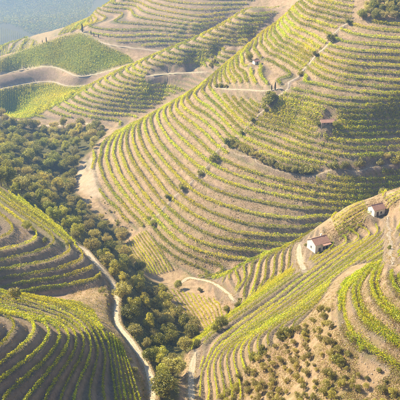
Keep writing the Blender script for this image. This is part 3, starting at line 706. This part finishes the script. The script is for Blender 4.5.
# single trees and groups that stand out (picture point of the foot, kind, size, words)
SINGLE = [
 (27,229,'oak',.72,'round tree standing alone on top of the shaded nose'), (45,241,'oak',.42,'small round tree on the nose beside the lone larger tree'), (69,245,'darkbush',.8,'dark bush at the upper end of the cart track'),
 (14,297,'bush',1.55,'yellow-green bush at the left edge in front of the knoll'), (178,289,'oak',.85,'dark round tree at the left end of the lane'),
 (222,328,'oak',.9,'largest dark tree of the clump below the lane'), (215,331,'oak',.6,'smaller dark tree at left of the clump below the lane'), (226,312,'oak',.5,'small dark tree at top of the clump below the lane'), (238,309,'oak',.62,'dark tree at the right end of the lane'), (240,300,'darkbush',.9,'dark bush above the right end of the lane'),(197,345,'oak',.5,'small dark tree at the lower corner of the pale field'),(200,292,'bush',1.1,'light green bush in the pocket inside the lane bend'),
 (153,225,'oak',.72,'dark tree at the foot of the stony path'), (149,219,'oak',.5,'smaller dark tree beside the foot of the stony path'), (169,199,'darkbush',1.2,'dark bush low on the stony path'), (183,190,'darkbush',1.3,'dark bush midway on the stony path'), (181,186,'bush',1.0,'pale bush beside the dark midway bush'), (200,175,'darkbush',1.0,'dark bush above midway on the stony path'), (213,161,'darkbush',1.5,'dark bush on the stony path below the hedge'), (229,145,'darkbush',1.7,'dark bush where the hedge meets the stony path'), (241,134,'darkbush',1.0,'dark bush on the stony path above the hedge'), (252,122,'darkbush',1.1,'dark bush on the path below the cypresses'),
 (268,107,'darkbush',2.0,'large dark bush under the two cypresses'), (272,103,'darkbush',1.8,'dark bush just under the right cypress'), (265,110,'darkbush',1.3,'lowest dark bush under the two cypresses'), (300,76,'darkbush',1.0,'bush on the upper stony path'), (316,57,'darkbush',1.2,'bush high on the stony path'), (331,41,'darkbush',1.5,'dark bush near the top of the stony path'), (334,38,'bush',1.1,'pale bush near the top of the stony path'), (349,24,'darkbush',1.3,'dark bush at the top end of the stony path'),
 (249,61,'oak',.95,'dark tree beside the white hut on the central spur'), (221,87,'darkbush',1.3,'dark bush at the left end of the level road'), (217,88,'darkbush',.9,'small bush at the left end of the level road'), (226,87,'bush',1.0,'pale bush on the level road'),
 (318,129,'oak',.7,'left tree before the ruined farmhouse'), (336,128,'oak',.75,'right tree before the ruined farmhouse'), (316,123,'bush',1.2,'bush left of the ruined farmhouse'),
 (333,168,'bush',1.9,'first lone round bush right of the hedge'), (345,168,'bush',1.9,'second lone round bush right of the hedge'), (359,166,'bush',1.8,'third lone round bush right of the hedge'), (380,164,'bush',1.5,'lower of the three bushes near the right edge'), (387,158,'grey',.72,'tallest bush near the right edge of the central spur'), (396,164,'darkbush',1.7,'dark bush at the right edge of the central spur'), (382,196,'bush',1.9,'round bush above the smaller farmhouse'),
 (389,250,'darkbush',.6,'small dark bush beside the right footpath'), (306,243,'bush',.7,'small bush at the corner of the larger farmhouse'), (386,206,'bush',1.0,'bush right of the smaller farmhouse'),
 (214,64,'oak',.8,'dark tree on the second spur road'), (211,66,'darkbush',1.3,'bush on the second spur road'), (255,358,'darkbush',1.35,'dark bush at the top edge of the olive grove'), (263,352,'darkbush',1.0,'second dark bush at the top edge of the grove'), (281,338,'darkbush',1.25,'dark bush at the upper corner of the grove'), (288,334,'darkbush',1.2,'dark bush at the upper right corner of the grove'), (339,364,'darkbush',1.15,'darkest bush below the right knoll'),
]
for x, y, key, s, words in SINGLE:
    if key == 'darkbush' and y < 230: s *= 1.35
    if key == 'bush' and y < 200: s *= 1.25
    X, Y = hit(np.array([x], float), np.array([y], float), 120 if y > 220 else 360); plant(key, float(X[0]), float(Y[0]), s, words, None)
CYP = [(271.5,93,.62,'left of the two cypresses by the level road',450), (275,92,.72,'right of the two cypresses by the level road',450), (82.5,32,1.35,'tallest cypress at the crest of the green field',860), (91,34,.7,'first small cypress right of the tallest one',860), (94,36,.66,'second small cypress right of the tallest one',860), (98.5,37.5,.75,'third small cypress right of the tallest one',860), (46.5,42.5,.85,'taller cypress halfway along the green crest',860), (42.5,43.5,.6,'smaller cypress halfway along the green crest',860)]
for x, y, s, words, y0 in CYP:
    X, Y = hit(np.array([x]), np.array([y]), y0); plant('cypress', float(X[0]), float(Y[0]), s, 'dark '+words, 'cypresses')
# hedge along the track on the central spur
hl = spline([(232,146),(243,151),(257,158.5),(272,165),(288,170),(300,173),(310,172.5)], 4.3)
for k, (x, y) in enumerate(hl[:, :2]):
    X, Y = hit(np.array([x+R.uniform(-.6, .6)]), np.array([y+R.uniform(-.8, .8)]), 380)
    plant('bush' if R.random() < .7 else 'olive', float(X[0]), float(Y[0]), R.uniform(1.5, 2.4), 'round bush in the hedge across the central spur, %s from left' % ordn(k+1), 'hedge bushes of the central spur')
# wood at the top right corner
tr = scatter([(356,20),(362,12),(368,4),(372,-6),(402,-6),(402,21),(385,21)], 400, 3.9, 380, 720); tr.sort(key=lambda s_: s_[2])
for k, (a, b, px, py) in enumerate(tr[:34]): plant('oak' if R.random() < .5 else 'grey', a, b, R.uniform(.9, 1.35), 'tree of the clump in the top right corner, %s from left' % ordn(k+1), 'trees in the top right corner')
# olive grove
GROVE = [(214,404),(226,392),(240,374),(252,366),(262,358),(282,343),(298,330),(322,308),(330,314),(330,340),(344,358),(362,374),(382,385),(404,398),(440,415),(214,415)]
gv = scatter(GROVE, 1200, 2.1, 120, 300); gv.sort(key=lambda s_: s_[2])
for k, (a, b, px, py) in enumerate(gv): plant('olive', a, b, R.uniform(.5, 1.05), 'olive tree in the grove at lower right, %s from left' % ordn(k+1), 'olive trees of the grove')
# loose scrub on the open banks
for poly, n_, y0, ym, words in (([(345,350),(365,362),(400,385),(400,400),(360,385),(340,365)], 40, 120, 300, 'dry bank under the right knoll'), ([(76,190),(92,206),(124,231),(140,233),(118,214),(100,198)], 60, 380, 620, 'dry foot of the central spur'), ([(100,262),(112,283),(114,322),(104,305),(98,285)], 70, 200, 360, 'bank left of the cart track'), ([(112,330),(126,345),(146,385),(146,402),(134,375),(118,345)], 24, 120, 300, 'shoulder between the knoll and the cart track')):
    sp = scatter(poly, n_, 3.0, y0, ym); sp.sort(key=lambda s_: s_[2])
    for k, (a, b, px, py) in enumerate(sp): plant('bush', a, b, R.uniform(.3, .8), 'small scrubby bush on the %s, %s from left' % (words, ordn(k+1)), 'bushes on the '+words)
# undergrowth and dry grass nobody could count
def cover(name, poly, cnt, y0, ymax, hgt, size, mat, words, spread=.9, per=5, keep=None):
    xs = [p[0] for p in poly]; ys = [p[1] for p in poly]; x = R.uniform(min(xs), max(xs), cnt); y = R.uniform(min(ys), max(ys), cnt); m = inpoly(x, y, poly)
    X, Y = hit(x[m], y[m], y0); k = (Y < ymax) & (tget(TD, X, Y) > .8); X, Y = X[k], Y[k]
    k = (noise2(X, Y, 5, 31) > .3) & ((tget(BANK, X, Y) > .4) | (keep is None)); X, Y = X[k], Y[k]; n_ = len(X); s = R.uniform(.5, 1.2, n_)
    P = np.repeat(np.stack([X, Y, np.zeros(n_)], 1), per, 0); P[:, :2] += R.normal(size=(len(P), 2))*spread*np.repeat(s, per)[:, None]
    P[:, 2] = zg(P[:, 0], P[:, 1])+R.random(len(P))*hgt*np.repeat(s, per); V, F = leaves(P, size, R)
    tag(link(name, mesh_np(name, V, F), mat), words, {'undergrowth': 'undergrowth', 'weeds': 'weeds', 'distant_wood': 'wood'}.get(name, 'grass'), kind='stuff')
cover('undergrowth', WOOD, 9000, 190, 760, 1.0, .5, M_BUSH, 'tangled green and dry undergrowth between the trees of the valley wood', 1.0, 9)
cover('dry_grass', [(200,405),(250,360),(300,322),(334,282),(362,262),(405,262),(405,405)], 16000, 120, 262, .28, .26, M_DRY, 'dry straw-coloured grass tufts on the banks at lower right', .35, 4)
cover('dry_grass', VINE[0][1], 34000, 370, 700, .35, .5, M_DRY, 'dry straw-coloured grass tufts on the terrace banks of the central spur', .8, 3, True)
cover('dry_grass', VINE[1][1]+[], 5000, 120, 262, .25, .28, M_DRY, 'sparse dry grass tufts between the rows of the lower left knoll', .4, 3, True)
cover('weeds', VINE[0][1], 22000, 370, 700, .45, .5, M_BUSH, 'scattered weeds and low scrub on the banks of the central spur', .5, 3)
cover('weeds', [(200,405),(250,360),(300,322),(334,282),(362,262),(405,262),(405,405)], 9000, 120, 262, .4, .26, M_BUSH, 'scattered green weeds on the banks at lower right', .3, 5)
cover('dry_grass', [(72,180),(90,206),(126,232),(150,262),(170,290),(200,296),(232,276),(300,250),(300,268),(240,310),(226,322),(190,348),(160,286),(128,240),(100,222)], 9000, 290, 620, .4, .45, M_DRY, 'dry straw-coloured grass along the foot of the central spur', .7, 4)
cover('dry_grass', [(60,292),(106,286),(117,300),(116,330),(146,385),(146,402),(120,350),(90,312)], 5000, 150, 350, .35, .3, M_DRY, 'dry grass on the slope between shaded nose and knoll', .5, 4)
cover('weeds', [(60,292),(106,286),(117,300),(116,330),(146,385),(146,402),(120,350),(90,312)], 2600, 150, 350, .5, .32, M_BUSH, 'green weeds on the slope between shaded nose and knoll', .5, 6)
cover('dry_grass', VINE[2][1], 7000, 250, 380, .3, .3, M_DRY, 'dry grass tufts on the shaded terrace banks behind the knoll', .5, 3, True)
cover('dry_grass', [(306,240),(330,222),(360,202),(400,186),(400,204),(384,214),(350,238),(320,258)], 6000, 280, 400, .35, .35, M_DRY, 'dry grass on the ridge around the two near farmhouses', .5, 4)
# loose schist
def rocks(name, poly, cnt, y0, ymax, lo, hi, words):
    xs = [p[0] for p in poly]; ys = [p[1] for p in poly]; x = R.uniform(min(xs), max(xs), cnt); y = R.uniform(min(ys), max(ys), cnt); m = inpoly(x, y, poly)
    X, Y = hit(x[m], y[m], y0); k = (Y < ymax) & (noise2(X, Y, 8, 61) > .45); X, Y = X[k], Y[k]; n_ = len(X); s_ = R.uniform(lo, hi, n_)*R.uniform(.5, 1.2, n_)
    o = np.array([[1, 0, 0], [-1, 0, 0], [0, 1, 0], [0, -1, 0], [0, 0, .7], [0, 0, -.7]]); V = o[None]*s_[:, None, None]*(.6+.8*R.random((n_, 6, 1)))+R.normal(size=(n_, 6, 3))*.12*s_[:, None, None]
    V += np.stack([X, Y, zg(X, Y)], 1)[:, None]; f = np.array([[0, 2, 4], [2, 1, 4], [1, 3, 4], [3, 0, 4], [2, 0, 5], [1, 2, 5], [3, 1, 5], [0, 3, 5]])
    tag(link(name, mesh_np(name, V.reshape(-1, 3), (f[None]+6*np.arange(n_)[:, None, None]).reshape(-1, 3)), M_STONE), words, 'rocks', kind='stuff')
rocks('loose_rocks', [(200,405),(250,360),(300,322),(334,282),(362,262),(405,262),(405,405)], 3200, 120, 262, .12, .34, 'loose schist stones on the dry slope at lower right')
rocks('loose_rocks', VINE[0][1], 5000, 370, 700, .2, .55, 'loose schist stones on the banks of the central spur')
# ragged verges
vp = []
for P, z, w, nm, lab in TRK:
    if P[:, 1].mean() > 480: continue
    t = np.gradient(P, axis=0); t /= np.linalg.norm(t, axis=1)[:, None]; nn = np.stack([-t[:, 1], t[:, 0]], 1); k = len(P)
    for sd_ in (-1, 1):
        i = R.integers(0, k, k*14); o = sd_*(w/2+R.normal(size=len(i))*.35+.1); q = P[i]+nn[i]*o[:, None]+R.normal(size=(len(i), 2))*.3
        vp.append(np.c_[q, zg(q[:, 0], q[:, 1])+R.random(len(i))*.35])
vp = np.vstack(vp); V, F = leaves(vp, .3, R)
tag(link('verge_grass', mesh_np('verge_grass', V, F), M_DRY), 'ragged dry grass along the edges of the tracks', 'grass', kind='stuff')
cover('distant_wood', [(0,0),(95,0),(80,28),(45,38),(30,33),(12,24),(0,24)], 9000, 1500, 4200, 6, 3.4, M_OAK, 'distant woods and scrub on the blue far side of the big valley', 7, 6)
cover('dry_grass', [(90,255),(116,285),(118,325),(146,365),(150,402),(132,402),(100,330),(104,300)], 2600, 150, 350, .28, .28, M_DRY, 'dry straw-coloured grass tufts beside the cart track', .4, 4)

# ---------------------------------------------------------------- houses
def box(bm, x0, x1, y0, y1, z0, z1):
    v = [bm.verts.new((x, y, z)) for z in (z0, z1) for x, y in ((x0, y0), (x1, y0), (x1, y1), (x0, y1))]
    for f in ((3, 2, 1, 0), (4, 5, 6, 7), (0, 1, 5, 4), (1, 2, 6, 5), (2, 3, 7, 6), (3, 0, 4, 7)): bm.faces.new([v[i] for i in f])
def part(name, build, mat, parent):
    bm = bmesh.new(); build(bm); me = bpy.data.meshes.new(name); bm.to_mesh(me); bm.free(); return link(name, me, mat, parent)
def gable_house(x, y, rz, L, Wd, H, rise, label, y0, wall=M_WALL, openings=(), chimney=False, porch=False):
    """ridge along local x; long front at -y"""
    X, Y = hit(np.array([float(x)]), np.array([float(y)]), y0); X, Y = float(X[0]), float(Y[0])
    cr, sr = math.cos(rz), math.sin(rz); cs = [(X+cr*a-sr*b, Y+sr*a+cr*b) for a in (-L/2, L/2) for b in (-Wd/2, Wd/2)]
    zz = [float(zg(*c)) for c in cs]; z = sum(zz)/4+.12; dz = z-min(zz)+.6
    e = empty('farmhouse', (X, Y, z), rz)
    def walls(bm):
        h = .3
        v = []
        for sx in (-1, 1):
            v.append([bm.verts.new((sx*L/2, -Wd/2, -dz)), bm.verts.new((sx*L/2, Wd/2, -dz)), bm.verts.new((sx*L/2, Wd/2, H)), bm.verts.new((sx*L/2, 0, H+rise)), bm.verts.new((sx*L/2, -Wd/2, H))])
        a, b = v; bm.faces.new(a[::-1]); bm.faces.new(b)
        for i, j in ((0, 1), (1, 2), (2, 3), (3, 4), (4, 0)): bm.faces.new((a[i], a[j], b[j], b[i]))
    part('wall', walls, wall, e)
    def roof(bm):
        ov = .35; nst = int(L/.42)
        for sy in (-1, 1):
            sl = rise/(Wd/2); prev = None
            for k in range(2*nst+1):
                xx = -L/2-ov+(L+2*ov)*k/(2*nst); hgt = .12+(.07 if k % 2 else 0)
                r = [bm.verts.new((xx, sy*(Wd/2+ov), H-ov*sl+hgt)), bm.verts.new((xx, sy*.02, H+rise+hgt)), bm.verts.new((xx, sy*(Wd/2+ov), H-ov*sl+.02)), bm.verts.new((xx, sy*.02, H+rise+.02))]
                if prev:
                    for q in ((0, 1), (2, 3), (0, 2)): bm.faces.new((prev[q[0]], prev[q[1]], r[q[1]], r[q[0]]))
                if k in (0, 2*nst): bm.faces.new((r[0], r[1], r[3], r[2]))
                prev = r
    rf = part('roof', roof, M_ROOF, e)
    part('ridge_tile', lambda bm: tube(bm, [(-L/2-.36, 0, H+rise+.16), (L/2+.36, 0, H+rise+.16)], [.14, .14], 6), M_ROOF, rf)
    if chimney: part('chimney', lambda bm: (box(bm, L*.2, L*.2+.6, .5, 1.1, H+rise*.3, H+rise+.7), box(bm, L*.2-.08, L*.2+.68, .42, 1.18, H+rise+.7, H+rise+.82)), M_WALL, rf)
    for kd, face, pos, w, hb, ht in openings:
        def pane(bm, d=.03, g=0):
            if face == 'front': box(bm, pos-w/2+g, pos+w/2-g, -Wd/2-d, -Wd/2+.05, hb+g, ht-g)
            else: box(bm, -L/2-d, -L/2+.05, pos-w/2+g, pos+w/2-g, hb+g, ht-g)
        if kd == 'door':
            o = part('door', lambda bm: pane(bm, .03), M_WOOD, e)
            part('door_frame', lambda bm: (box(bm, pos-w/2-.12, pos-w/2, -Wd/2-.07, -Wd/2+.02, hb, ht), box(bm, pos+w/2, pos+w/2+.12, -Wd/2-.07, -Wd/2+.02, hb, ht), box(bm, pos-w/2-.12, pos+w/2+.12, -Wd/2-.07, -Wd/2+.02, ht, ht+.14)) if face == 'front' else box(bm, -L/2-.07, -L/2+.02, pos-w/2-.12, pos+w/2+.12, ht, ht+.14), M_STONE, o)
        else:
            o = part('window', lambda bm: pane(bm, .03), M_GLASS, e)
            part('sill', lambda bm: box(bm, pos-w/2-.1, pos+w/2+.1, -Wd/2-.16, -Wd/2+.02, hb-.12, hb) if face == 'front' else box(bm, -L/2-.16, -L/2+.02, pos-w/2-.1, pos+w/2+.1, hb-.12, hb), M_STONE, o)
            part('frame', lambda bm: (box(bm, pos-.04, pos+.04, -Wd/2-.06, -Wd/2-.031, hb, ht), box(bm, pos-w/2, pos+w/2, -Wd/2-.06, -Wd/2-.031, ht-.08, ht)) if face == 'front' else (box(bm, -L/2-.06, -L/2-.031, pos-.04, pos+.04, hb, ht), box(bm, -L/2-.06, -L/2-.031, pos-w/2, pos+w/2, ht-.08, ht)), M_WOOD, o)
    if porch:
        def pr(bm): box(bm, -L*.05, L/2-.2, -Wd/2-1.8, -Wd/2-.01, -dz, .15)
        part('terrace_slab', pr, M_STONE, e)
        for q in (0, 1, 2):
            xx = L*.0+q*(L/2-.45)/2
            part('post', lambda bm: tube(bm, [(xx, -Wd/2-1.6, .15), (xx, -Wd/2-1.6, H-.35)], [.09, .09], 6), M_WOOD, e)
        part('porch_roof', lambda bm: box(bm, -L*.07, L/2-.1, -Wd/2-1.95, -Wd/2-.36, H-.35, H-.22), M_ROOF, e)
    tag(e, label, 'house'); return e
gable_house(318, 248, math.radians(28), 8.0, 6.6, 4.2, 1.8, 'larger farmhouse with pale gable and pinkish tiled roof above the vine rows', 250, openings=(('door', 'front', -1.6, 1.1, 0, 2.1), ('window', 'front', .9, 1.1, .9, 2.2), ('window', 'front', 2.4, 1.0, .9, 2.2), ('window', 'gable', 0, .8, 1.4, 2.4)), porch=True, chimney=True)
gable_house(376, 213, math.radians(26), 6.0, 5.0, 3.2, 1.5, 'smaller white farmhouse with pinkish tiled roof near the right edge', 250, openings=(('window', 'front', .9, .9, .9, 1.9), ('door', 'front', -1.1, 1.0, 0, 2.0), ('window', 'gable', 0, .7, 1.2, 2.0)))
gable_house(327, 123, math.radians(8), 8.5, 5.0, 1.9, 1.2, 'ruined farmhouse with faded roof on the right face of the central spur', 380, wall=M_STONE, openings=(('door', 'front', 0, 1.0, 0, 1.7), ('window', 'front', 2.4, .8, .7, 1.5), ('window', 'front', -2.4, .8, .7, 1.5)))
gable_house(256, 63.5, math.radians(30), 4.4, 3.4, 2.3, .9, 'tiny white hut beside the dark tree on the central spur', 450, openings=(('door', 'front', 0, .9, 0, 1.9),))

# ---------------------------------------------------------------- the air
hz, nt, out = new_mat('haze'); pv = N(nt, 'ShaderNodeVolumePrincipled'); pv.inputs['Color'].default_value = (.30, .52, 1.0, 1); pv.inputs['Density'].default_value = HAZE; pv.inputs['Anisotropy'].default_value = .35
nt.links.new(pv.outputs[0], out.inputs['Volume'])
zlo, zhi = float(GZ.min())-2, float(max(GZ.max(), 0))+12
me = bpy.data.meshes.new('haze'); bm = bmesh.new(); box(bm, -4600, 4600, -120, 4600, zlo, zhi); bm.to_mesh(me); bm.free()
tag(link('haze', me, hz), 'thin warm haze filling the valley air', 'haze', kind='stuff')
